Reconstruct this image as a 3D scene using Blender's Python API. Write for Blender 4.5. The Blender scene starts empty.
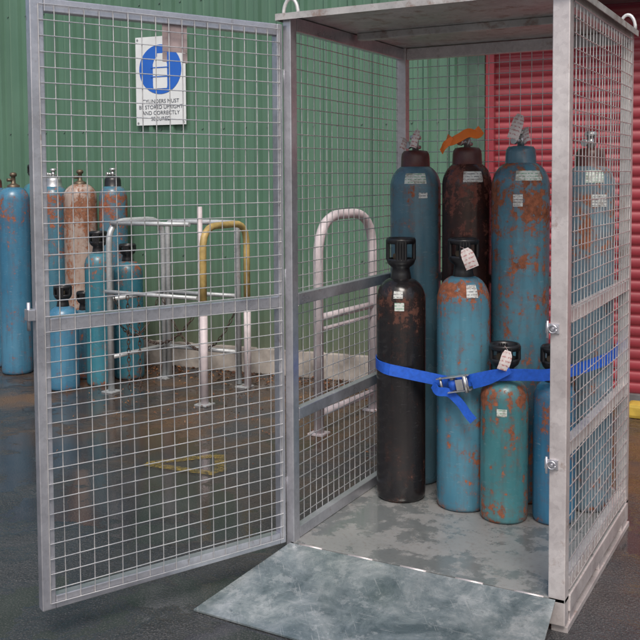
import bpy, bmesh, math, random
from mathutils import Vector, Matrix
random.seed(7)
scene=bpy.context.scene
ZF=0.12; H=2.0; T=ZF+H; W=1.05; D=1.09

# ---------------------------------------------------------------- materials
def new_mat(name):
    m=bpy.data.materials.new(name); m.use_nodes=True
    nt=m.node_tree; b=nt.nodes['Principled BSDF']
    return m,nt,b
def N(nt,t,**kw):
    n=nt.nodes.new(t)
    for k,v in kw.items():
        if k in n.inputs: n.inputs[k].default_value=v
        else: setattr(n,k,v)
    return n
def coords(nt,seed=0.0,scale=(1,1,1)):
    tc=N(nt,'ShaderNodeTexCoord'); mp=N(nt,'ShaderNodeMapping')
    mp.inputs['Location'].default_value=(seed*3.1,seed*1.7,seed*2.3)
    mp.inputs['Scale'].default_value=scale
    nt.links.new(tc.outputs['Object'],mp.inputs['Vector']); return mp.outputs['Vector'],tc
def noise(nt,vec,scale,detail=6,rough=.6,dist=0.0):
    n=N(nt,'ShaderNodeTexNoise'); n.inputs['Scale'].default_value=scale
    n.inputs['Detail'].default_value=detail; n.inputs['Roughness'].default_value=rough
    n.inputs['Distortion'].default_value=dist
    nt.links.new(vec,n.inputs['Vector']); return n.outputs['Fac']
def ramp(nt,fac,stops):
    r=N(nt,'ShaderNodeValToRGB'); e=r.color_ramp.elements
    while len(e)<len(stops): e.new(.5)
    for i,(p,c) in enumerate(stops):
        e[i].position=p
        if not hasattr(c,'__len__'): c=(c,c,c)
        e[i].color=(*c,1)
    nt.links.new(fac,r.inputs['Fac']); return r.outputs['Color']
def mix(nt,fac,a,b,mode='MIX'):
    m=N(nt,'ShaderNodeMix'); m.data_type='RGBA'; m.blend_type=mode
    def s(i,v):
        if isinstance(v,bpy.types.NodeSocket): nt.links.new(v,m.inputs[i])
        elif hasattr(v,'__len__'): m.inputs[i].default_value=(*v,1)
        else: m.inputs[i].default_value=v
    s(0,fac); s(6,a); s(7,b); return m.outputs[2]
def math_n(nt,op,a,b=0.0,clamp=False):
    m=N(nt,'ShaderNodeMath'); m.operation=op; m.use_clamp=clamp
    for i,v in enumerate((a,b)):
        if isinstance(v,bpy.types.NodeSocket): nt.links.new(v,m.inputs[i])
        else: m.inputs[i].default_value=v
    return m.outputs[0]
def bump(nt,b,h,strength=.3,dist=.01):
    n=N(nt,'ShaderNodeBump'); n.inputs['Strength'].default_value=strength; n.inputs['Distance'].default_value=dist
    nt.links.new(h,n.inputs['Height']); nt.links.new(n.outputs['Normal'],b.inputs['Normal'])

def simple(name,col,rough=.5,metal=0.0,var=.25,scale=12,seed=0):
    m,nt,b=new_mat(name); v,_=coords(nt,seed)
    f=noise(nt,v,scale)
    c=ramp(nt,f,[(.3,[x*(1-var) for x in col]),(.7,[min(1,x*(1+var)) for x in col])])
    nt.links.new(c,b.inputs['Base Color'])
    b.inputs['Roughness'].default_value=rough; b.inputs['Metallic'].default_value=metal
    return m
def galv(name,lo=(.50,.50,.54),hi=(.68,.68,.72),rust=.70,rough=.36,metal=.8,seed=0,spangle=30,spk=.22):
    m,nt,b=new_mat(name); v,_=coords(nt,seed)
    vo=N(nt,'ShaderNodeTexVoronoi'); vo.inputs['Scale'].default_value=spangle*2.2; nt.links.new(v,vo.inputs['Vector'])
    sp=N(nt,'ShaderNodeSeparateColor'); nt.links.new(vo.outputs['Color'],sp.inputs[0]); f=sp.outputs[0]
    g=noise(nt,v,5,7,.65); r=noise(nt,v,11,9,.72); st=noise(nt,v,70,4,.7)
    c=ramp(nt,math_n(nt,'ADD',math_n(nt,'MULTIPLY',f,.14),math_n(nt,'MULTIPLY',g,.86)),[(.32,lo),(.68,hi)])
    c=mix(nt,math_n(nt,'MULTIPLY',ramp(nt,st,[(.56,0.0),(.68,1.0)]),spk),c,[x*.5 for x in lo])
    rm=ramp(nt,r,[(rust-.08,0.0),(rust+.04,1.0)])
    c=mix(nt,math_n(nt,'MULTIPLY',rm,.65),c,(.25,.12,.07))
    nt.links.new(c,b.inputs['Base Color'])
    b.inputs['Metallic'].default_value=metal
    rr=ramp(nt,g,[(.3,rough-.12),(.7,rough+.12)]); nt.links.new(rr,b.inputs['Roughness'])
    bump(nt,b,g,.12,.003)
    return m
def cyl_mat(name,base,worn,amt=.62,seed=0,h=1.4,bands=True,rust=(.20,.065,.03),rough=.24,scuff=.35,bmp=.16):
    m,nt,b=new_mat(name); v,tc=coords(nt,seed)
    n1=noise(nt,v,9,13,.76,.15); n2=noise(nt,v,2.5,4,.6); n3=noise(nt,v,45,6,.7)
    v2,_=coords(nt,seed+5,(14,14,1.2)); n4=noise(nt,v2,2.2,6,.6)
    v3,_=coords(nt,seed+9,(1,1,5)); n5=noise(nt,v3,26,6,.75)
    c=ramp(nt,n2,[(.3,base),(.7,worn)])
    c=mix(nt,math_n(nt,'MULTIPLY',ramp(nt,n4,[(.46,0.0),(.72,1.0)]),.45),c,[x*.40+.015 for x in base])
    c=mix(nt,math_n(nt,'MULTIPLY',ramp(nt,n5,[(.60,0.0),(.66,1.0)]),scuff),c,(.38,.40,.42))
    fac=math_n(nt,'ADD',n1,math_n(nt,'MULTIPLY',math_n(nt,'SUBTRACT',n3,.5),.35))
    fac=math_n(nt,'ADD',fac,math_n(nt,'MULTIPLY',math_n(nt,'SUBTRACT',n4,.5),.32))
    if bands:
        sx=N(nt,'ShaderNodeSeparateXYZ'); nt.links.new(tc.outputs['Object'],sx.inputs[0])
        zz=math_n(nt,'DIVIDE',sx.outputs['Z'],h)
        br=ramp(nt,zz,[(0.0,.80),(.05,.25),(.5,.05),(.78,.25),(.88,.80),(.93,.75),(1.0,.35)])
        fac=math_n(nt,'ADD',fac,math_n(nt,'MULTIPLY',br,.16))
    mask=ramp(nt,fac,[(amt,0.0),(amt+.03,1.0)])
    halo=ramp(nt,fac,[(amt-.10,0.0),(amt+.01,1.0)])
    c=mix(nt,math_n(nt,'MULTIPLY',halo,.5),c,[.6*x+.4*y for x,y in zip(rust,base)])
    rc=ramp(nt,n3,[(.3,[x*.40 for x in rust]),(.7,[min(1,x*1.8) for x in rust])])
    c=mix(nt,mask,c,rc)
    nt.links.new(c,b.inputs['Base Color'])
    rr=mix(nt,mask,ramp(nt,n2,[(.3,rough-.07),(.7,rough+.12)]),(.8,.8,.8)); nt.links.new(rr,b.inputs['Roughness'])
    hgt=math_n(nt,'SUBTRACT',math_n(nt,'MULTIPLY',n3,.15),math_n(nt,'MULTIPLY',mask,.5))
    bump(nt,b,hgt,bmp,.004)
    return m

M_galv=galv('galvanised_steel')
M_galv_warm=galv('galvanised_steel_warm_lit_weathered',(.56,.51,.51),(.78,.73,.72),.66,.42,.55,3)  # warm light on right and rear steel put into the colour, plus extra rust
M_wire=galv('weld_mesh_wire',(.55,.55,.56),(.78,.77,.76),.70,.35,.7,6)
M_roof=galv('roof_sheet',(.40,.39,.38),(.62,.60,.58),.60,.5,.5,9,14)
M_black=simple('black_plastic',(.014,.014,.016),.3)
M_redbrown=simple('red_brown_collar',(.09,.026,.022),.4,0,.5)
M_brass=simple('brass_valve',(.36,.27,.14),.4,.8,.4)
M_valvedark=simple('dull_brass',(.13,.10,.07),.45,.6,.4)
M_chrome=simple('valve_steel',(.5,.5,.5),.32,.8,.4)
M_blue_strap=simple('blue_webbing',(.012,.095,.52),.6,0,.2,60)
M_orange=simple('orange_tape',(.90,.20,.02),.5,0,.12)
M_tagpink=simple('tag_plate',(.34,.27,.27),.55,0,.3)

def label_mat(name,col,line,wear=.65,ws=26):
    m,nt,b=new_mat(name); tc=N(nt,'ShaderNodeTexCoord'); w=N(nt,'ShaderNodeTexWave')
    w.bands_direction='Z'; w.inputs['Scale'].default_value=ws; w.inputs['Distortion'].default_value=.6
    nt.links.new(tc.outputs['Object'],w.inputs['Vector'])
    n=noise(nt,tc.outputs['Object'],110,2); d=noise(nt,tc.outputs['Object'],22,5,.7)
    f=math_n(nt,'MULTIPLY',ramp(nt,w.outputs['Fac'],[(.6,0.0),(.75,1.0)]),ramp(nt,n,[(.42,0.0),(.55,.75)]))
    c=mix(nt,f,col,line); c=mix(nt,ramp(nt,d,[(.50,0.0),(.62,wear)]),c,(.20,.15,.12))
    nt.links.new(c,b.inputs['Base Color']); b.inputs['Roughness'].default_value=.45
    return m
M_labW=label_mat('label_white',(.62,.64,.62),(.05,.06,.08))
M_labG=label_mat('label_green',(.62,.66,.62),(.04,.30,.14))
M_tag=label_mat('paper_tag',(.68,.62,.60),(.40,.10,.10),.30,18)

# ---------------------------------------------------------------- geometry helpers
def link(ob,parent=None):
    scene.collection.objects.link(ob)
    if parent: ob.parent=parent
    return ob
def mesh_ob(name,bm,mats,parent=None,smooth=False,loc=(0,0,0)):
    me=bpy.data.meshes.new(name); bm.normal_update(); bm.to_mesh(me); bm.free()
    if not isinstance(mats,(list,tuple)): mats=[mats]
    for m in mats: me.materials.append(m)
    if smooth:
        for p in me.polygons: p.use_smooth=True
    ob=bpy.data.objects.new(name,me); ob.location=loc
    return link(ob,parent)
def empty(name,loc=(0,0,0),rz=0,parent=None):
    e=bpy.data.objects.new(name,None); e.location=loc; e.rotation_euler[2]=rz; e.empty_display_size=.1
    return link(e,parent)
def bbox(bm,a,b,mi=0,bev=0.0):
    t=bmesh.new()
    vs=[t.verts.new((x,y,z)) for x in (a[0],b[0]) for y in (a[1],b[1]) for z in (a[2],b[2])]
    for f in ((0,1,3,2),(4,6,7,5),(0,4,5,1),(2,3,7,6),(0,2,6,4),(1,5,7,3)):
        t.faces.new([vs[i] for i in f])
    if bev: bmesh.ops.bevel(t,geom=t.edges[:],offset=bev,segments=2,affect='EDGES',profile=.6)
    for f in t.faces: f.material_index=mi
    me=bpy.data.meshes.new('t'); t.to_mesh(me); t.free(); bm.from_mesh(me); bpy.data.meshes.remove(me)
def box(name,a,b,mat,parent=None,bev=.003):
    bm=bmesh.new(); bbox(bm,a,b,0,bev); return mesh_ob(name,bm,mat,parent)
def rod(bm,p,q,r,seg=6,cap=False):
    p=Vector(p); q=Vector(q); d=(q-p).normalized()
    a=d.orthogonal().normalized(); c=d.cross(a)
    A=[];B=[]
    for i in range(seg):
        t=2*math.pi*i/seg; o=(a*math.cos(t)+c*math.sin(t))*r
        A.append(bm.verts.new(p+o)); B.append(bm.verts.new(q+o))
    for i in range(seg):
        j=(i+1)%seg; f=bm.faces.new((A[i],A[j],B[j],B[i])); f.smooth=True
    if cap: bm.faces.new(A[::-1]); bm.faces.new(B)
def lathe(bm,prof,seg=40,center=(0,0,0),mi=0):
    rings=[]
    for r,z in prof:
        if r<1e-5: rings.append([bm.verts.new((center[0],center[1],center[2]+z))])
        else: rings.append([bm.verts.new((center[0]+r*math.cos(2*math.pi*i/seg),center[1]+r*math.sin(2*math.pi*i/seg),center[2]+z)) for i in range(seg)])
    for A,B in zip(rings,rings[1:]):
        for i in range(seg):
            j=(i+1)%seg
            if len(A)==1 and len(B)==1: continue
            if len(A)==1: f=bm.faces.new((A[0],B[j],B[i]))
            elif len(B)==1: f=bm.faces.new((A[i],A[j],B[0]))
            else: f=bm.faces.new((A[i],A[j],B[j],B[i]))
            f.smooth=True; f.material_index=mi
def catmull(pts,n=8):
    P=[Vector(p) for p in pts]; P=[P[0]*2-P[1]]+P+[P[-1]*2-P[-2]]
    out=[]
    for i in range(1,len(P)-2):
        for k in range(n):
            t=k/n
            out.append(.5*((2*P[i])+(-P[i-1]+P[i+1])*t+(2*P[i-1]-5*P[i]+4*P[i+1]-P[i+2])*t*t+(-P[i-1]+3*P[i]-3*P[i+1]+P[i+2])*t**3))
    out.append(P[-2]); return out
def tube(bm,pts,r,seg=12,mi=0):
    P=[Vector(p) for p in pts]; rings=[]
    nrm=None
    for i,p in enumerate(P):
        d=(P[min(i+1,len(P)-1)]-P[max(i-1,0)]).normalized()
        if nrm is None: nrm=d.orthogonal().normalized()
        nrm=(nrm-d*nrm.dot(d)).normalized(); c=d.cross(nrm)
        rings.append([bm.verts.new(p+(nrm*math.cos(2*math.pi*k/seg)+c*math.sin(2*math.pi*k/seg))*r) for k in range(seg)])
    for A,B in zip(rings,rings[1:]):
        for k in range(seg):
            j=(k+1)%seg; f=bm.faces.new((A[k],A[j],B[j],B[k])); f.smooth=True; f.material_index=mi
    bm.faces.new(rings[0][::-1]).material_index=mi; bm.faces.new(rings[-1]).material_index=mi
def round_path(pts,rad,n=6):
    P=[Vector(p) for p in pts]; out=[P[0]]
    for i in range(1,len(P)-1):
        a=(P[i-1]-P[i]); b=(P[i+1]-P[i]); r=min(rad,a.length*.49,b.length*.49)
        s=P[i]+a.normalized()*r; e=P[i]+b.normalized()*r
        for k in range(n+1):
            t=k/n; out.append(s*(1-t)**2+P[i]*2*t*(1-t)+e*t*t)
    out.append(P[-1]); return out
def ribbon(name,pts,w,th,mat,parent=None,wdir=Vector((0,0,1))):
    P=pts; bm=bmesh.new(); rings=[]
    for i,p in enumerate(P):
        d=(P[min(i+1,len(P)-1)]-P[max(i-1,0)]).normalized()
        wd=wdir(i/len(P)) if callable(wdir) else wdir
        wd=(wd-d*wd.dot(d)).normalized(); n=d.cross(wd).normalized()
        rings.append([bm.verts.new(p+wd*w/2*a+n*th/2*b) for a,b in ((1,1),(1,-1),(-1,-1),(-1,1))])
    for A,B in zip(rings,rings[1:]):
        for k in range(4): bm.faces.new((A[k],A[(k+1)%4],B[(k+1)%4],B[k]))
    bm.faces.new(rings[0][::-1]); bm.faces.new(rings[-1])
    return mesh_ob(name,bm,mat,parent)
def wires(name,o,du,dv,nu,nv,lu,lv,mat,parent,off,r=.00185):
    bm=bmesh.new(); o=Vector(o); du=Vector(du); dv=Vector(dv); off=Vector(off)
    nn=du.cross(dv).normalized()
    def bent(p,d,L,n):
        k=6; ph=random.uniform(0,6.28); am=random.uniform(.0002,.0022); side=n.cross(d)
        pts=[p+d*(L*i/k)+n*am*math.sin(ph+i*1.1)+side*am*.6*math.cos(ph*2+i*.9) for i in range(k+1)]
        for a,b in zip(pts,pts[1:]): rod(bm,a,b,r,6)
    for i in range(nu+1):
        bent(o+du*(lu*i/nu),dv,lv,nn)
    for j in range(nv+1):
        bent(o+dv*(lv*j/nv)+off,du,lu,nn)
    return mesh_ob(name,bm,mat,parent,False)

# ---------------------------------------------------------------- ground
m,nt,b=new_mat('wet_asphalt'); v,tcg=coords(nt)
big=noise(nt,v,.8,6,.6,.3); mid=noise(nt,v,3.5,7,.65); fine=noise(nt,v,150,2,.6); med=noise(nt,v,60,4,.7)
vor=N(nt,'ShaderNodeTexVoronoi'); vor.inputs['Scale'].default_value=95; nt.links.new(v,vor.inputs['Vector'])
c=ramp(nt,mid,[(.3,(.028,.030,.034)),(.7,(.070,.073,.078))])
c=mix(nt,math_n(nt,'MULTIPLY',ramp(nt,fine,[(.52,0.0),(.66,1.0)]),.55),c,(.19,.185,.18))
rb=noise(nt,v,1.4,7,.68)
sg_=N(nt,'ShaderNodeSeparateXYZ'); nt.links.new(tcg.outputs['Object'],sg_.inputs[0])
near=ramp(nt,math_n(nt,'DIVIDE',sg_.outputs['Y'],3.2),[(.05,0.0),(.45,1.0)])
brown_refl=math_n(nt,'MULTIPLY',ramp(nt,rb,[(.42,0.0),(.58,1.0)]),near)
c=mix(nt,math_n(nt,'MULTIPLY',brown_refl,.75),c,(.16,.085,.035))  # orange-brown wet reflection towards the wall, painted into the asphalt colour
wmask=math_n(nt,'ADD',big,math_n(nt,'MULTIPLY',math_n(nt,'SUBTRACT',mid,.5),.6))
dryness=ramp(nt,wmask,[(.43,1.0),(.53,0.0)])
c=mix(nt,math_n(nt,'MULTIPLY',math_n(nt,'SUBTRACT',1.0,dryness),.40),c,(.014,.015,.018))
nt.links.new(c,b.inputs['Base Color'])
wet=ramp(nt,wmask,[(.40,.36),(.47,.19),(.52,.03)])
nt.links.new(wet,b.inputs['Roughness']); b.inputs['Specular IOR Level'].default_value=.65
hh=math_n(nt,'MULTIPLY',math_n(nt,'ADD',math_n(nt,'ADD',fine,med),math_n(nt,'MULTIPLY',vor.outputs['Distance'],.8)),math_n(nt,'ADD',math_n(nt,'MULTIPLY',dryness,.95),.03))
bump(nt,b,hh,.7,.008)
M_ground=m
bm=bmesh.new()
vs=[bm.verts.new(p) for p in ((-150,-150,0),(150,-150,0),(150,150,0),(-150,150,0))]; bm.faces.new(vs)
mesh_ob('ground',bm,M_ground)

m,nt,b=new_mat('worn_yellow_paint'); v,_=coords(nt)
f=noise(nt,v,38,8,.8)
tr=N(nt,'ShaderNodeBsdfTransparent'); ms=N(nt,'ShaderNodeMixShader'); out=nt.nodes['Material Output']
b.inputs['Base Color'].default_value=(.34,.24,.05,1); b.inputs['Roughness'].default_value=.3
nt.links.new(ramp(nt,f,[(.42,0.30),(.60,1.0)]),ms.inputs[0]); nt.links.new(b.outputs[0],ms.inputs[1]); nt.links.new(tr.outputs[0],ms.inputs[2]); nt.links.new(ms.outputs[0],out.inputs[0])
bm=bmesh.new()
def sheet(bm,pts,z): bm.faces.new([bm.verts.new((x,y,z)) for x,y in pts])
for (x0,y0,x1,y1,w) in [(-1.36,.80,-1.10,1.10,.06),(-1.10,1.10,-.93,.86,.06),(-1.36,.78,-.93,.82,.06)]:
    d=Vector((x1-x0,y1-y0)).normalized(); n=Vector((-d.y,d.x))*w/2
    sheet(bm,[(x0-n.x,y0-n.y),(x1-n.x,y1-n.y),(x1+n.x,y1+n.y),(x0+n.x,y0+n.y)],.004+.0015*len(bm.faces))
mesh_ob('painted_floor_marking',bm,m)

# ---------------------------------------------------------------- wall & roller door
WR=math.radians(6)
m,nt,b=new_mat('green_wall_paint'); v,_=coords(nt)
f=noise(nt,v,1.2,6,.6); v2,_=coords(nt,2,(9,9,.5)); g=noise(nt,v2,1.6,6,.6)
c=ramp(nt,f,[(.3,(.074,.160,.108)),(.7,(.104,.200,.140))])
c=mix(nt,math_n(nt,'MULTIPLY',ramp(nt,g,[(.45,0.0),(.8,1.0)]),.5),c,(.055,.095,.07))
tc2=N(nt,'ShaderNodeTexCoord'); sx=N(nt,'ShaderNodeSeparateXYZ'); nt.links.new(tc2.outputs['Object'],sx.inputs[0])
dirt=ramp(nt,math_n(nt,'ADD',sx.outputs['Z'],math_n(nt,'MULTIPLY',math_n(nt,'SUBTRACT',f,.5),1.2)),[(.1,.75),(1.1,.0)])
c=mix(nt,dirt,c,(.13,.12,.08))
nt.links.new(c,b.inputs['Base Color']); b.inputs['Roughness'].default_value=.38
M_green=m
def ribbed(bm,x0,x1,z0,z1,pitch=.19):
    pr=[]; x=x0
    while x<x1:
        pr+= [(x,0),(x+.045,0),(x+.05,-.003),(x+.06,-.003),(x+.065,0),(x+.118,0),(x+.134,-.029),(x+.166,-.029),(x+.182,0)]
        x+=pitch
    pr=[(min(a,x1),bb) for a,bb in pr]+[(x1,0)]
    lo=[bm.verts.new((a,bb,z0)) for a,bb in pr]; hi=[bm.verts.new((a,bb,z1)) for a,bb in pr]
    for i in range(len(pr)-1):
        if (lo[i].co-lo[i+1].co).length>1e-5: bm.faces.new((lo[i],lo[i+1],hi[i+1],hi[i]))
wall=empty('corrugated_wall',(0,3.22,0),WR)
bm=bmesh.new(); ribbed(bm,-10,-.42,.20,4.6); ribbed(bm,-.42,3.4,2.86,4.6); ribbed(bm,3.4,9,.2,4.6)
mesh_ob('wall_cladding',bm,M_green,wall)
M_conc=simple('concrete_plinth',(.32,.29,.26),.8,0,.55,5)
bm=bmesh.new(); bbox(bm,(-10,-.035,0),(-.42,.2,.20),0,.008); bbox(bm,(3.4,-.035,0),(9,.2,.20),0,.008)
mesh_ob('concrete_plinth',bm,M_conc,wall)
bm=bmesh.new()
for z in (.9,1.9,2.9,3.9):
    x=-10+.02
    while x<-.5:
        rod(bm,(x+.02,0,z),(x+.02,-.008,z),.007,6,True); x+=.19
mesh_ob('wall_screws',bm,simple('screw',(.12,.19,.15),.4,.3),wall)
M_trim=simple('dark_green_trim',(.06,.11,.08),.45)
box('door_jamb_flashing',(-.42,-.04,.0),(-.31,.15,2.86),M_trim,wall)
box('door_jamb_flashing_far',(3.29,-.04,.0),(3.40,.15,2.86),M_trim,wall)
box('wall_top_capping',(-10,-.05,4.6),(9,.2,4.68),M_trim,wall)
box('downpipe',(-4.98,-.13,.05),(-4.90,-.04,4.6),simple('pipe_paint',(.25,.31,.27),.45),wall,.02)
m,nt,b=new_mat('red_roller_paint'); v,_=coords(nt)
f=noise(nt,v,2,6,.6); v2,_=coords(nt,2,(1,1,30)); g=noise(nt,v2,1.5,4,.6)
c=ramp(nt,f,[(.3,(.23,.024,.036)),(.7,(.31,.038,.052))])
c=mix(nt,math_n(nt,'MULTIPLY',ramp(nt,g,[(.45,0.0),(.7,1.0)]),.35),c,(.15,.04,.045))
nt.links.new(c,b.inputs['Base Color']); b.inputs['Roughness'].default_value=.42
M_red=m
rd=empty('roller_door',(0,3.22,0),WR)
bm=bmesh.new(); prof=[]; z=.06
while z<2.66:
    for k in range(8):
        t=k/8; prof.append((z+.076*t, .07-.014*abs(math.sin(math.pi*t))**.7))
    z+=.076
L=[bm.verts.new((-.31,y,zz)) for zz,y in prof]; R=[bm.verts.new((3.29,y,zz)) for zz,y in prof]
for i in range(len(prof)-1):
    bm.faces.new((L[i],R[i],R[i+1],L[i+1])).smooth=True
mesh_ob('curtain',bm,M_red,rd)
box('bottom_bar',(-.30,.03,.0),(3.28,.09,.065),simple('door_bar',(.2,.2,.2),.5,.5),rd)
box('guide_left',(-.308,-.02,.0),(-.25,.045,2.6),M_red,rd); box('guide_right',(3.23,-.02,.0),(3.288,.045,2.6),M_red,rd)
box('roller_hood',(-.40,-.30,2.62),(3.38,-.045,2.95),simple('hood_grey',(.13,.14,.15),.5,.3),rd,.02)

# sign
M_white=simple('sign_white',(.66,.69,.70),.4,0,.10,4); M_sblue=simple('sign_blue',(.02,.12,.50),.35,0,.1,5)
M_ink=simple('sign_ink',(.05,.06,.08),.5)
sg=empty('safety_sign',(-2.89,2.915,2.285),WR)
box('sign_panel',(-.23,-.038,-.35),(.23,-.032,.35),M_white,sg,.001)
def disc(name,r,x,z,y,mat,sx=1):
    bm=bmesh.new(); vs=[bm.verts.new((x+r*sx*math.cos(2*math.pi*i/48),y,z+r*math.sin(2*math.pi*i/48))) for i in range(48)]
    f=bm.faces.new(vs); f.normal_update()
    return mesh_ob(name,bm,mat,sg)
disc('blue_disc',.195,0,.09,-.0405,M_sblue)
bm=bmesh.new()
pts=[(-.062,-.06),(.062,-.06),(.066,-.04),(.066,.13),(.05,.17),(.025,.19),(.025,.215),(-.025,.215),(-.025,.19),(-.05,.17),(-.066,.13),(-.066,-.04)]
bm.faces.new([bm.verts.new((x,-.0425,z)) for x,z in pts]); mesh_ob('cylinder_pictogram',bm,M_white,sg)
bm=bmesh.new(); bbox(bm,(-.085,-.0445,.028),(.085,-.0435,.036)); bbox(bm,(-.085,-.0445,.10),(.085,-.0435,.108))
mesh_ob('pictogram_chain',bm,M_sblue,sg)
bm=bmesh.new()
for x in (-.21,.21):
    for z in (-.33,.33): rod(bm,(x,-.038,z),(x,-.043,z),.008,8,True)
mesh_ob('sign_screws',bm,M_chrome,sg)
for i,t in enumerate(['CYLINDERS MUST','BE STORED UPRIGHT','AND CORRECTLY','SECURED']):
    cu=bpy.data.curves.new('t','FONT'); cu.body=t; cu.size=.043; cu.align_x='CENTER'; cu.offset=.0
    o=bpy.data.objects.new('t',cu); scene.collection.objects.link(o)
    dg=bpy.context.evaluated_depsgraph_get(); me=bpy.data.meshes.new_from_object(o.evaluated_get(dg))
    bpy.data.objects.remove(o)
    me.materials.clear(); me.materials.append(M_ink)
    k=bpy.data.objects.new('sign_text_line',me); k.location=(0,-.0405,-.175-.046*i); k.rotation_euler=(math.pi/2,0,0)
    link(k,sg)

# ---------------------------------------------------------------- cage
cage=empty('gas_cylinder_cage')
P=.045
bm=bmesh.new(); bbox(bm,(-.018,0,.03),(.016,P,T),0,.003); mesh_ob('post_front_left',bm,M_galv,cage)
box('post_front_right',(W-.056,0,.03),(W,P+.005,T),M_galv_warm,cage)
box('post_rear_left',(-.02,D-P,.03),(.025,D,T),M_galv_warm,cage)
box('post_rear_right',(W-P,D-P,.03),(W,D,T),M_galv_warm,cage)
def siderails(x0,x1,tag,mt):
    bm=bmesh.new()
    for z in (ZF+.465*H,ZF+.243*H): bbox(bm,(x0,P+.006,z-.022),(x1,D-P-.001,z+.022),0,.003)
    bbox(bm,(x0,P+.006,T-.055),(x1,D-P-.001,T-.003),0,.003)
    bbox(bm,(x0,P+.006,ZF+.002),(x1,D-P-.001,ZF+.045),0,.003)
    mesh_ob('side_rails_'+tag,bm,mt,cage)
siderails(-.018,.014,'left',M_galv); siderails(W-.040,W-.006,'right',M_galv_warm)
bm=bmesh.new()
for z0,z1 in ((T-.055,T-.003),(ZF+.465*H-.02,ZF+.465*H+.02),(ZF+.002,ZF+.045)): bbox(bm,(.026,D-.038,z0),(W-P-.001,D-.004,z1),0,.003)
mesh_ob('rear_rails',bm,M_galv_warm,cage)
wires('side_mesh_left',(-.022,P,ZF+.02),(0,1,0),(0,0,1),20,39,D-2*P,H-.06,M_wire,cage,(.004,0,0))
wires('side_mesh_right',(W-.003,P,ZF+.02),(0,1,0),(0,0,1),20,39,D-2*P,H-.06,M_wire,cage,(.004,0,0))
wires('rear_mesh',(.02,D-.001,ZF+.02),(1,0,0),(0,0,1),20,39,W-.06,H-.06,M_wire,cage,(0,.004,0))
bm=bmesh.new(); bbox(bm,(-.035,-.02,T),(W+.012,D+.012,T+.004)); bbox(bm,(-.035,-.024,T-.020),(W+.012,-.0205,T+.004))
bbox(bm,(-.039,-.02,T-.02),(-.0355,D+.012,T+.004)); bbox(bm,(W+.0125,-.02,T-.02),(W+.016,D+.012,T+.004))
mesh_ob('roof_sheet',bm,M_roof,cage)
box('roof_brace',(.03,D*.5-.02,T-.03),(W-.045,D*.5+.02,T-.001),M_roof,cage)
bm=bmesh.new()
for x in (.0,W-.02):
    for y in (.03,D-.04):
        pts=[(x-.032*math.cos(a)+0.0,y,T+.004+.062*math.sin(a)) for a in [math.pi*k/12 for k in range(13)]]
        tube(bm,pts,.007,8)
mesh_ob('lifting_lugs',bm,simple('lug_white',(.6,.6,.6),.45,.3),cage)
bm=bmesh.new()
for z in (ZF+.465*H,ZF+.243*H):
    for x in (-.002,W-.024):
        for dz in (-.024,.022):
            for k in range(6):
                lathe(bm,[(0,-.003),(.0035,0),(0,.003)],6,(x-.012+k*.005,P+.008,z+dz))
mesh_ob('weld_beads',bm,M_galv_warm,cage)
# floor
m,nt,b=new_mat('wet_steel_floor'); v,_=coords(nt)
n1=noise(nt,v,9,8,.68,.15); n2=noise(nt,v,2.6,6,.6); n3=noise(nt,v,60,4,.7)
mm=math_n(nt,'ADD',math_n(nt,'MULTIPLY',n1,.55),math_n(nt,'MULTIPLY',n2,.45))
msk=ramp(nt,mm,[(.49,0.0),(.55,1.0)])
dry=ramp(nt,n2,[(.3,(.30,.31,.31)),(.7,(.44,.44,.43))])
dry=mix(nt,math_n(nt,'MULTIPLY',ramp(nt,n3,[(.52,0.0),(.68,1.0)]),.40),dry,(.16,.12,.09))
c=mix(nt,math_n(nt,'MULTIPLY',msk,.62),dry,(.12,.15,.155)); nt.links.new(c,b.inputs['Base Color'])
nt.links.new(mix(nt,msk,(.40,.40,.40),(.13,.13,.13)),b.inputs['Roughness']); b.inputs['Metallic'].default_value=.4
bump(nt,b,n3,.10,.002)
box('floor_plate',(.0,0.0,.108),(W-.0,D-.001,ZF),m,cage,.001)
bm=bmesh.new()
bbox(bm,(-.018,P+.006,.062),(.03,D-P-.001,.107),0,.003); bbox(bm,(W-.046,P+.006,.062),(W+.006,D-P-.001,.1195),0,.003)
bbox(bm,(.026,.003,.062),(W-.057,.045,.107),0,.003); bbox(bm,(.026,D-.045,.062),(W-P-.001,D-.003,.107),0,.003)
for x in (-.018,W*.5-.03,W-.05):
    bbox(bm,(x,P*.2+.01,.0),(x+.055,D+.004,.022),0,.002)
    for y in (.07,.52,.95): bbox(bm,(x+.004,y,.0225),(x+.05,y+.09,.0615),0,.002)
mesh_ob('base_skids',bm,M_galv_warm,cage)
# ramp
m,nt,b=new_mat('wet_ramp_plate'); v,_=coords(nt,4)
n1=noise(nt,v,4.5,10,.72,.4); n2=noise(nt,v,2.6,8,.7); n4=noise(nt,v,90,4,.7); n6=noise(nt,v,14,9,.75)
v2,_=coords(nt,7,(1.2,14,1)); n3=noise(nt,v2,9,8,.75)
vr=N(nt,'ShaderNodeMapping'); vr.inputs['Rotation'].default_value=(0,0,.9); nt.links.new(v,vr.inputs['Vector'])
vr2=N(nt,'ShaderNodeMapping'); vr2.inputs['Scale'].default_value=(1,30,1); nt.links.new(vr.outputs[0],vr2.inputs['Vector']); n5=noise(nt,vr2.outputs[0],5,6,.7)
c=ramp(nt,n1,[(.36,(.13,.175,.19)),(.48,(.26,.315,.33)),(.56,(.38,.43,.44)),(.66,(.62,.66,.66))])
c=mix(nt,math_n(nt,'MULTIPLY',ramp(nt,n6,[(.54,0.0),(.60,1.0)]),.35),c,(.68,.71,.71))
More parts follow.
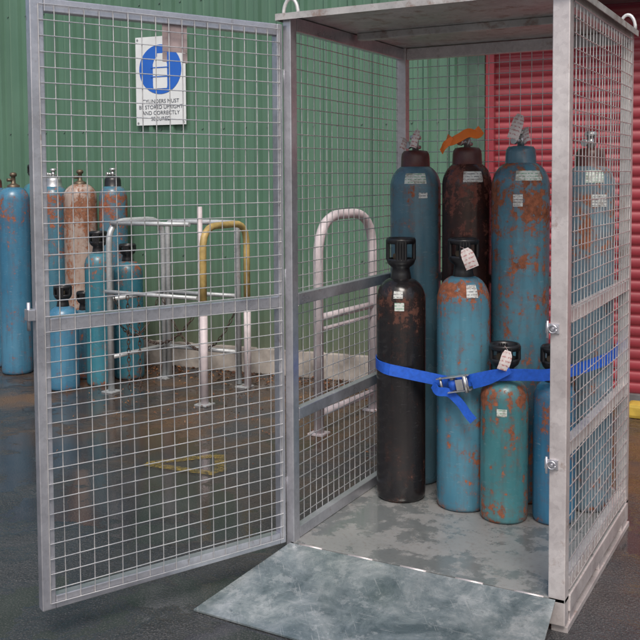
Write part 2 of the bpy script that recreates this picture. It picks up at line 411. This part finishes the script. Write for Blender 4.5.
c=mix(nt,math_n(nt,'MULTIPLY',ramp(nt,n3,[(.58,0.0),(.64,1.0)]),.35),c,(.70,.72,.71))
c=mix(nt,math_n(nt,'MULTIPLY',ramp(nt,n5,[(.62,0.0),(.66,1.0)]),.45),c,(.75,.76,.75))
c=mix(nt,math_n(nt,'MULTIPLY',ramp(nt,n4,[(.58,0.0),(.68,1.0)]),.35),c,(.10,.11,.11))
nt.links.new(c,b.inputs['Base Color']); b.inputs['Metallic'].default_value=.6
nt.links.new(ramp(nt,n2,[(.40,.10),(.58,.40)]),b.inputs['Roughness']); bump(nt,b,n6,.10,.003)
M_ramp=m
bm=bmesh.new()
tp=[(0,-.006,ZF-.002),(-.135,-.44,.009),(W+.01,-.47,.009),(W-.03,-.006,ZF-.002)]
a=[bm.verts.new(p) for p in tp]; c_=[bm.verts.new((x,y,z-.006)) for x,y,z in tp]
bm.faces.new(a); bm.faces.new(c_[::-1])
for i in range(4): bm.faces.new((a[i],c_[i],c_[(i+1)%4],a[(i+1)%4]))
mesh_ob('ramp_plate',bm,M_ramp,cage)
bm=bmesh.new()
for i in range(5):
    x=.04+i*.21; rod(bm,(x,-.002,ZF-.003),(x+.10,-.002,ZF-.003),.005,10,True)
mesh_ob('ramp_hinge',bm,M_galv_warm,cage)
bm=bmesh.new()
for z in (1.02,.57):
    bbox(bm,(W-.070,-.006,z-.016),(W-.025,-.0005,z+.016),0,.001)
    tube(bm,[(W-.045+.013*math.cos(a),-.014,z+.013*math.sin(a)) for a in [2*math.pi*k/14 for k in range(15)]],.003,6)
    rod(bm,(W-.045,-.0,z+.0),(W-.045,-.02,z),.005,8,True)
    rod(bm,(W-.062,-.012,z-.03),(W-.062,-.012,z+.026),.004,8,True)
mesh_ob('latch_catches',bm,M_galv,cage)
# door
door=empty('door',(-.026,-.006,ZF),-2.0071,cage)
DW=.95; DH=1.965
bm=bmesh.new()
bbox(bm,(.002,-.018,0),(.026,.018,DH),0,.003); bbox(bm,(DW-.045,-.018,0),(DW,.018,DH),0,.003)
bbox(bm,(.0265,-.0175,0.0),(DW-.0455,.0175,.042),0,.003); bbox(bm,(.0265,-.0175,DH-.042),(DW-.0455,.0175,DH),0,.003)
bbox(bm,(.0265,-.0165,.465*H-.022),(DW-.0455,.0165,.465*H+.02),0,.003)
mesh_ob('door_frame',bm,M_galv,door)
wires('door_mesh',(.018,.021,.02),(1,0,0),(0,0,1),18,39,DW-.045,DH-.04,M_wire,door,(0,.004,0))
bm=bmesh.new()
for z in (.2,1.0,1.75): rod(bm,(0,.0,z-.05),(0,0,z+.05),.009,10,True)
mesh_ob('door_hinges',bm,M_galv,door)
bm=bmesh.new()
for z in (.965,):
    bbox(bm,(DW+.0005,-.02,z-.018),(DW+.025,.016,z+.018),0,.002); rod(bm,(DW+.018,0,z-.05),(DW+.018,0,z+.04),.006,8,True)
mesh_ob('door_latch',bm,M_galv,door)
bm=bmesh.new(); bbox(bm,(.395,.008,1.83),(.49,.010,1.925),0,.001); bbox(bm,(.395,.008,1.795),(.412,.010,1.829),0,.0005); bbox(bm,(.473,.008,1.795),(.49,.010,1.829),0,.0005)
mesh_ob('door_tag_plate',bm,M_tagpink,door)

# ---------------------------------------------------------------- gas cylinders
def curved_label(parent,r,ang,z0,z1,wid,mat,name='label'):
    bm=bmesh.new(); n=8; lo=[];hi=[]
    for i in range(n+1):
        a=ang+(i/n-.5)*wid/r
        lo.append(bm.verts.new(((r+.0015)*math.cos(a),(r+.0015)*math.sin(a),z0))); hi.append(bm.verts.new(((r+.0015)*math.cos(a),(r+.0015)*math.sin(a),z1)))
    for i in range(n): bm.faces.new((lo[i],lo[i+1],hi[i+1],hi[i]))
    return mesh_ob(name,bm,mat,parent)
def dome_label(parent,r,rn,hs,dh,a0,wid,t0,t1,mat,name='shoulder_label'):
    bm=bmesh.new(); n=8; rows=[]
    for j in range(6):
        t=math.radians(t0+(t1-t0)*j/5); rr=rn+(r-rn)*math.cos(t)+.002; z=hs+dh*math.sin(t)+.0015
        rows.append([bm.verts.new((rr*math.cos(a0+(i/n-.5)*wid/r),rr*math.sin(a0+(i/n-.5)*wid/r),z)) for i in range(n+1)])
    for A,B in zip(rows,rows[1:]):
        for i in range(n): bm.faces.new((A[i],A[i+1],B[i+1],B[i])).smooth=True
    return mesh_ob(name,bm,mat,parent)
def gas_cylinder(x,y,z,r,hs,dh,mat,top='guard',cap=M_black,vh=.14,facing=-1.9):
    rn=.034 if r>.08 else .028
    bm=bmesh.new()
    prof=[(0,.012),(r*.55,.006),(r*.82,0),(r*.93,.004),(r*.985,.014),(r,.03)]
    for k in range(1,12): prof.append((r,.03+(hs-.03)*k/11))
    for k in range(1,11):
        t=math.pi/2*k/10; prof.append((rn+(r-rn)*math.cos(t),hs+dh*math.sin(t)))
    prof.append((rn,hs+dh+.02)); prof.append((0,hs+dh+.02))
    lathe(bm,prof,64)
    ob=mesh_ob('gas_cylinder',bm,mat,None,False,(x,y,z))
    zt=hs+dh
    bm=bmesh.new()
    cf,sf=math.cos(facing),math.sin(facing)
    if top=='guard':
        R0=min(.046,r*.5); R1=min(.062,r*.64)
        lathe(bm,[(R0*.95,zt-.012),(R0,zt-.005),(R0*.9,zt+.02),(R0*.82,zt+.045),(R1*.9,zt+.06),(R1,zt+.075),(R1,zt+.085),(R1-.006,zt+.085),(R1-.008,zt+.07),(.02,zt+.05)],28)
        for k in range(4):
            a=facing+math.pi/4+k*math.pi/2
            for s in (-.3,-.1,.1,.3):
                rod(bm,(R1*.93*math.cos(a+s),R1*.93*math.sin(a+s),zt+.08),(R1*.93*math.cos(a+s),R1*.93*math.sin(a+s),zt+vh),.0075,8)
        lathe(bm,[(R1-.010,zt+vh-.016),(R1,zt+vh-.016),(R1+.003,zt+vh),(R1-.002,zt+vh+.009),(R1-.010,zt+vh+.006),(R1-.010,zt+vh-.016)],28)
        mesh_ob('valve_guard',bm,cap,ob)
        bm=bmesh.new(); rod(bm,(0,0,zt+.03),(0,0,zt+vh-.02),.016,12,True); rod(bm,(0,0,zt+.095),(cf*.038,sf*.038,zt+.095),.013,12,True)
        lathe(bm,[(0,zt+vh-.02),(.024,zt+vh-.018),(.026,zt+vh-.006),(0,zt+vh-.002)],16)
        mesh_ob('valve',bm,M_valvedark,ob)
    elif top=='collar':
        R=min(.066,r*.62)
        lathe(bm,[(R*1.08,zt-.03),(R*1.08,zt-.018),(R,zt-.012),(R*.97,zt+.035),(R*.93,zt+.05),(R*.80,zt+.062),(R*.4,zt+.066),(0,zt+.066)],32)
        mesh_ob('valve_collar',bm,cap,ob)
        bm=bmesh.new(); h=zt+.062
        rod(bm,(0,0,h),(0,0,h+.05),.015,14,True); lathe(bm,[(0,h+.05),(.024,h+.052),(.027,h+.06),(.024,h+.07),(.012,h+.074),(0,h+.074)],16)
        rod(bm,(0,0,h+.025),(cf*.045,sf*.045,h+.025),.012,12,True); rod(bm,(cf*.04,sf*.04,h+.025),(cf*.055,sf*.055,h+.025),.016,6,True)
        rod(bm,(0,0,h+.018),(-cf*.03,-sf*.03,h+.018),.009,10,True)
        mesh_ob('valve',bm,M_chrome,ob)
    else:
        lathe(bm,[(rn+.012,zt-.008),(rn+.014,zt+.012),(rn,zt+.02),(.018,zt+.03),(.016,zt+.08),(.026,zt+.085),(.028,zt+.10),(.02,zt+.112),(0,zt+.115)],20)
        rod(bm,(0,0,zt+.055),(cf*.05,sf*.05,zt+.055),.013,12,True)
        mesh_ob('valve',bm,M_valvedark,ob)
    return ob
def tag(parent,p,w,h,yaw,tilt,mat,name='paper_tag',lean=0):
    bm=bmesh.new(); rows=[]
    for j in range(6):
        t=j/5; ww=w*(.55+.45*min(1,t*4))
        rows.append([bm.verts.new((s*ww/2,-.010*math.sin(t*2.8)+s*s*.006*t,-t*h)) for s in (-1,-.5,0,.5,1)])
    for A,B in zip(rows,rows[1:]):
        for i in range(4): bm.faces.new((A[i],A[i+1],B[i+1],B[i])).smooth=True
    rod(bm,(0,0,0),(-.01,.03,.015),.001,5)
    o=mesh_ob(name,bm,mat,parent); o.location=p; o.rotation_euler=(-tilt,math.radians(lean),yaw)
    return o
mA=cyl_mat('paint_black',(.008,.008,.010),(.020,.017,.017),.665,1,.95,rust=(.075,.028,.018),rough=.17,scuff=.05,bmp=.06)
mB=cyl_mat('paint_blue_b',(.048,.165,.240),(.095,.255,.335),.61,2,1.0)
mC=cyl_mat('paint_teal_c',(.030,.145,.165),(.07,.23,.25),.60,3,.57)
mD=cyl_mat('paint_slate_d',(.055,.130,.180),(.10,.20,.255),.67,4,1.45)
mE=cyl_mat('paint_maroon_black_e',(.016,.009,.009),(.045,.020,.018),.61,5,1.45,rust=(.12,.038,.026),rough=.16,scuff=.06,bmp=.08)
mF=cyl_mat('paint_blue_f',(.048,.150,.215),(.09,.235,.305),.58,6,1.45)
mG=cyl_mat('paint_blue_g',(.026,.145,.27),(.05,.20,.33),.62,7,.57)
mH=cyl_mat('paint_grey_h',(.10,.165,.21),(.17,.25,.30),.62,8,1.4)
A=gas_cylinder(.168,.666,ZF,.106,.865,.095,mA,'guard',M_black,.165)
B=gas_cylinder(.443,.690,ZF,.110,.875,.105,mB,'guard',M_black,.150)
C=gas_cylinder(.642,.632,ZF,.096,.50,.075,mC,'guard',M_black,.135)
G=gas_cylinder(.828,.700,ZF,.084,.50,.070,mG,'guard',M_black,.135)
Dc=gas_cylinder(.130,.915,ZF,.115,1.345,.105,mD,'collar',M_redbrown)
E=gas_cylinder(.371,.932,ZF,.110,1.355,.105,mE,'collar',M_redbrown)
F=gas_cylinder(.622,.905,ZF,.123,1.350,.110,mF,'collar',mD)
Hc=gas_cylinder(.912,.925,ZF,.098,1.35,.095,mH,'collar',M_redbrown)
a0=-1.17
curved_label(A,.106,a0-.05,.83,.865,.04,M_labG); dome_label(A,.106,.034,.865,.095,a0-.1,.04,10,30,M_labW)
dome_label(B,.110,.034,.875,.105,a0+.3,.05,12,45,M_labW)
dome_label(Dc,.115,.034,1.345,.105,a0,.10,10,38,M_labG); curved_label(Dc,.115,a0+.3,1.30,1.325,.04,M_labW)
dome_label(E,.110,.034,1.355,.105,a0+.2,.09,8,36,M_labW)
dome_label(F,.123,.034,1.350,.110,a0+.2,.12,14,38,M_labG); curved_label(F,.123,a0-.2,1.27,1.32,.04,M_labW)
curved_label(Hc,.098,a0+.2,1.27,1.32,.06,M_labW); dome_label(Hc,.098,.034,1.35,.095,a0,.08,10,45,M_labG)
curved_label(C,.096,a0-.2,.44,.47,.04,M_labG)
tag(Dc,(.035,-.055,1.605),.03,.085,.3,.3,M_tag,lean=14); tag(Dc,(-.03,-.05,1.57),.028,.065,.9,.45,M_tag,lean=30)
tag(F,(.015,-.06,1.655),.048,.115,.35,.35,M_tag,lean=18); tag(F,(.04,-.06,1.60),.035,.075,-.3,.45,M_tag,lean=-24)
tag(B,(.035,-.082,1.10),.055,.085,.55,.15,M_tag,lean=-22); tag(C,(.038,-.078,.705),.045,.08,.55,.12,M_tag,lean=18)
ribbon('orange_tape',catmull([(-.085,-.03,1.565),(-.05,-.07,1.55),(-.01,-.075,1.565),(.03,-.07,1.585),(.06,-.05,1.58),(.075,-.03,1.60)]),.042,.002,M_orange,E,lambda t:Vector((.3*math.sin(t*7),.3,1)))
ribbon('orange_tape_tail',catmull([(-.04,-.07,1.56),(-.07,-.085,1.535),(-.095,-.07,1.505)]),.03,.002,M_orange,E)

ob1=cyl_mat('paint_blue_o1',(.035,.14,.24),(.07,.21,.32),.66,11,1.4); ob2=cyl_mat('paint_blue_o2',(.035,.13,.19),(.07,.19,.26),.62,12,1.4)
ob3=cyl_mat('paint_rusty_beige',(.30,.23,.19),(.42,.34,.30),.57,13,1.4,rust=(.18,.075,.04)); ob4=cyl_mat('paint_teal_o4',(.025,.13,.175),(.04,.19,.25),.66,14,1.0)
gas_cylinder(-3.757,2.15,0,.118,1.35,.10,ob1,'bare'); gas_cylinder(-4.12,2.28,0,.118,1.35,.10,ob1,'collar',M_redbrown)
gas_cylinder(-3.655,2.47,0,.112,1.36,.10,ob2,'collar',M_chrome); gas_cylinder(-3.40,2.50,0,.13,1.36,.11,ob3,'bare')
gas_cylinder(-3.17,2.62,0,.110,1.36,.10,ob2,'collar',M_black); gas_cylinder(-3.93,2.55,0,.112,1.38,.10,ob4,'guard')
gas_cylinder(-3.03,1.91,0,.108,.52,.08,ob1,'guard',M_black,.14); gas_cylinder(-2.905,2.15,0,.100,.88,.09,ob4,'guard',M_black,.15)
gas_cylinder(-2.86,2.42,0,.112,.80,.09,ob4,'guard',M_black,.12); gas_cylinder(-3.16,2.27,0,.09,.45,.07,ob2,'guard',M_black,.13)

# ---------------------------------------------------------------- strap
def arc(c,r,a0,a1,n,z0,z1): return [(c[0]+r*math.cos(math.radians(a0+(a1-a0)*k/n)),c[1]+r*math.sin(math.radians(a0+(a1-a0)*k/n)),z0+(z1-z0)*k/n) for k in range(n+1)]
pts=[(.03,.80,.725)]+arc((.168,.666),.1085,178,282,6,.72,.695)+arc((.443,.69),.1135,248,285,3,.668,.672)+[(.56,.565,.70),(.64,.560,.722),(.74,.575,.73),(.83,.595,.735),(.92,.68,.75),(1.0,.83,.77),(1.022,.93,.785),(1.012,1.03,.80)]
strap=empty('ratchet_strap')
ribbon('webbing',catmull(pts,6),.048,.003,M_blue_strap,strap,lambda t:Vector((0,.16*math.sin(t*23),1)))
ribbon('webbing_short_end',catmull([(.53,.56,.672),(.60,.548,.70),(.66,.542,.735),(.69,.545,.755)],6),.036,.003,M_blue_strap,strap)
ribbon('webbing_tail',catmull([(.36,.560,.655),(.39,.535,.635),(.44,.53,.635),(.49,.525,.60),(.525,.52,.56),(.55,.52,.535)],6),.036,.003,M_blue_strap,strap,Vector((.4,0,1)))
rt=empty('ratchet_buckle',(.455,.552,.668),0,strap); rt.rotation_euler=(0,math.radians(-12),math.radians(4))
bm=bmesh.new()
for z in (-.032,.028):
    bbox(bm,(-.07,-.014,z),(.07,.012,z+.004),0,.001)
    bbox(bm,(-.02,-.045,z+.0045),(.06,-.010,z+.0085),0,.001)
rod(bm,(.0,-.008,-.036),(.0,-.008,.036),.012,12,True); rod(bm,(-.055,0,-.034),(-.055,0,.034),.006,10,True); rod(bm,(.06,-.04,-.034),(.06,-.04,.034),.008,10,True)
rod(bm,(.055,0,-.034),(.055,0,.034),.005,10,True); bbox(bm,(.02,-.044,-.022),(.05,-.040,.022),0,.001)
mesh_ob('ratchet_frame',bm,M_chrome,rt)
bm=bmesh.new(); lathe(bm,[(.0,-.02),(.02,-.02),(.021,.02),(0,.02)],18); mesh_ob('webbing_roll',bm,M_blue_strap,rt,False,(0,-.010,0))

# ---------------------------------------------------------------- barriers
M_gtube=galv('barrier_galv',(.36,.38,.39),(.55,.57,.58),.66,.45,.4,12)
M_yel=simple('barrier_yellow',(.42,.30,.11),.5,0,.4); M_pink=simple('faded_white_paint',(.52,.46,.47),.5,0,.25,9)
fence=empty('metal_barrier_rail')
a=(-2.65,1.98);b_=(-2.60,2.52);c_=(-1.90,2.55);d_=(-1.84,1.98)
bm=bmesh.new()
tube(bm,round_path([(a[0],a[1],0),(a[0],a[1],1.21),(b_[0],b_[1],1.21),(b_[0],b_[1],0)],.16),.022)
tube(bm,round_path([(b_[0]+.045,b_[1],0.02),(b_[0]+.045,b_[1],1.19),(c_[0]-.045,c_[1],1.19),(c_[0]-.045,c_[1],.02)],.05),.02)
for z in (.25,.66): tube(bm,[(b_[0]+.06,b_[1],z),(c_[0]-.06,c_[1],z)],.016); tube(bm,[(a[0],a[1],z),(b_[0],b_[1],z)],.016)
for z in (.72,): tube(bm,[(-2.66,1.94,z),(-1.86,1.94,z)],.014)
tube(bm,[(-2.64,2.0,1.20),(-2.0,2.05,1.20)],.016)
for p in (a,b_,c_,d_): bbox(bm,(p[0]-.05,p[1]-.05,0.001),(p[0]+.05,p[1]+.05,.010),0,.001)
mesh_ob('barrier_frame',bm,M_gtube,fence)
bm=bmesh.new(); tube(bm,round_path([(d_[0],d_[1],.60),(d_[0],d_[1],1.19),(c_[0]+.03,c_[1],1.19),(c_[0]+.03,c_[1],.60)],.16),.024); mesh_ob('yellow_hoop',bm,M_yel,fence)
bm=bmesh.new(); tube(bm,[(d_[0],d_[1],.01),(d_[0],d_[1],.60)],.026); tube(bm,[(c_[0]+.03,c_[1],.01),(c_[0]+.03,c_[1],.60)],.026)
tube(bm,[(-1.95,2.1,.02),(-1.95,2.1,1.32)],.018)
mesh_ob('white_posts',bm,M_pink,fence)
bm=bmesh.new()
def chain(p,q,sag,n):
    p=Vector(p);q=Vector(q)
    for i in range(n):
        t=(i+.5)/n; c=p.lerp(q,t)-Vector((0,0,sag*4*t*(1-t)))
        t2=t+.5/n; d=(p.lerp(q,t2)-Vector((0,0,sag*4*t2*(1-t2)))-c).normalized()
        s=Vector((0,0,1)).cross(d).normalized() if i%2 else d.cross(Vector((0,0,1)).cross(d)).normalized()
        tube(bm,[c+d*.022*math.cos(k*math.pi/5)+s*.010*math.sin(k*math.pi/5) for k in range(11)],.0035,5)
chain((-2.65,2.0,.70),(-1.86,2.0,.70),.32,30); chain((-2.6,2.5,.62),(-1.9,2.5,.64),.38,30); chain((-2.65,1.96,.68),(-2.62,2.5,.66),.3,22)
chain((-2.45,2.05,.72),(-2.4,2.0,.03),.0,22); chain((-2.55,2.05,.72),(-2.52,2.02,.03),.0,22)
mesh_ob('chains',bm,simple('rusty_chain',(.08,.055,.045),.6,.4,.5),fence)
hoop=empty('hoop_barrier')
bm=bmesh.new()
h1=(-.825,1.72);h2=(-.79,2.38)
tube(bm,round_path([(*h1,0.01),(*h1,1.29),(*h2,1.29),(*h2,0.01)],.26,10),.030,14)
for z,r in ((.69,.022),(.62,.012),(.12,.022)): tube(bm,[(h1[0],h1[1]+.02,z),(h2[0],h2[1]-.02,z)],r)
for p in (h1,h2):
    bbox(bm,(p[0]-.05,p[1]-.05,.001),(p[0]+.05,p[1]+.05,.012),0,.001)
mesh_ob('hoop_tube',bm,M_pink,hoop)
bm=bmesh.new(); bbox(bm,(.70,2.93,.001),(1.5,3.07,.09),0,.02)
mesh_ob('wheel_stop',bm,simple('wheel_stop_yellow',(.50,.35,.06),.5))

# ---------------------------------------------------------------- leaf litter
cols=[(.16,.055,.02),(.10,.04,.02),(.24,.11,.04),(.05,.035,.02)]
lm=[simple('leaf_%d'%i,c,.6) for i,c in enumerate(cols)]
bm=bmesh.new()
def leaf(x,y,s):
    a=random.uniform(0,6.28); z=.006+random.uniform(0,.006); w=s*random.uniform(.35,.6)
    ca,sa=math.cos(a),math.sin(a); pts=[(-s,0,0),(0,-w,random.uniform(0,.012)),(s,0,0),(0,w,random.uniform(0,.012))]
    f=bm.faces.new([bm.verts.new((x+px*ca-py*sa,y+px*sa+py*ca,z+pz)) for px,py,pz in pts]); f.material_index=random.randrange(4)
for i in range(1700):
    x=random.uniform(-5,.6); yw=3.22+.105*x-.04
    leaf(x,yw-abs(random.gauss(0,.22)),random.uniform(.008,.022))
for i in range(450):
    leaf(random.gauss(-1.6,.8),random.gauss(2.1,.4),random.uniform(.006,.014))
mesh_ob('leaf_litter',bm,lm)

# ---------------------------------------------------------------- world, sun, camera
w=bpy.data.worlds.new("World"); scene.world=w; w.use_nodes=True
nt=w.node_tree; bg=nt.nodes['Background']; sky=nt.nodes.new('ShaderNodeTexSky'); sky.sky_type='NISHITA'; sky.sun_disc=False
EL=math.radians(52); ROT=math.radians(150)
sky.sun_elevation=EL; sky.sun_rotation=ROT; sky.dust_density=5; sky.ozone_density=1.0
nt.links.new(sky.outputs[0],bg.inputs['Color']); bg.inputs['Strength'].default_value=.14
sd=bpy.data.lights.new('sun','SUN'); sd.energy=2.0; sd.angle=math.radians(22); sd.color=(1,.96,.92)
so=bpy.data.objects.new('sun',sd); link(so)
dv=Vector((math.sin(ROT)*math.cos(EL),math.cos(ROT)*math.cos(EL),math.sin(EL)))
so.rotation_euler=dv.to_track_quat('Z','Y').to_euler(); so.location=dv*20
cam=bpy.data.cameras.new('camera'); co=bpy.data.objects.new('camera',cam); link(co)
cam.sensor_width=36; cam.lens=36*925.9/640; cam.shift_y=-(320-227.39)/640; cam.clip_end=500; cam.clip_start=.05
co.location=(1.786,-2.9944,1.5197)
yaw,pitch,roll=-.5035,-.055,-.0055
fw=Vector((math.sin(yaw)*math.cos(pitch),math.cos(yaw)*math.cos(pitch),math.sin(pitch)))
r=Vector((math.cos(yaw),-math.sin(yaw),0)); u=r.cross(fw)
r2=r*math.cos(roll)+u*math.sin(roll); u2=-r*math.sin(roll)+u*math.cos(roll)
co.rotation_euler=Matrix((r2,u2,-fw)).transposed().to_euler()
scene.camera=co
scene.view_settings.view_transform='Standard'; scene.view_settings.look='None'; scene.view_settings.exposure=0
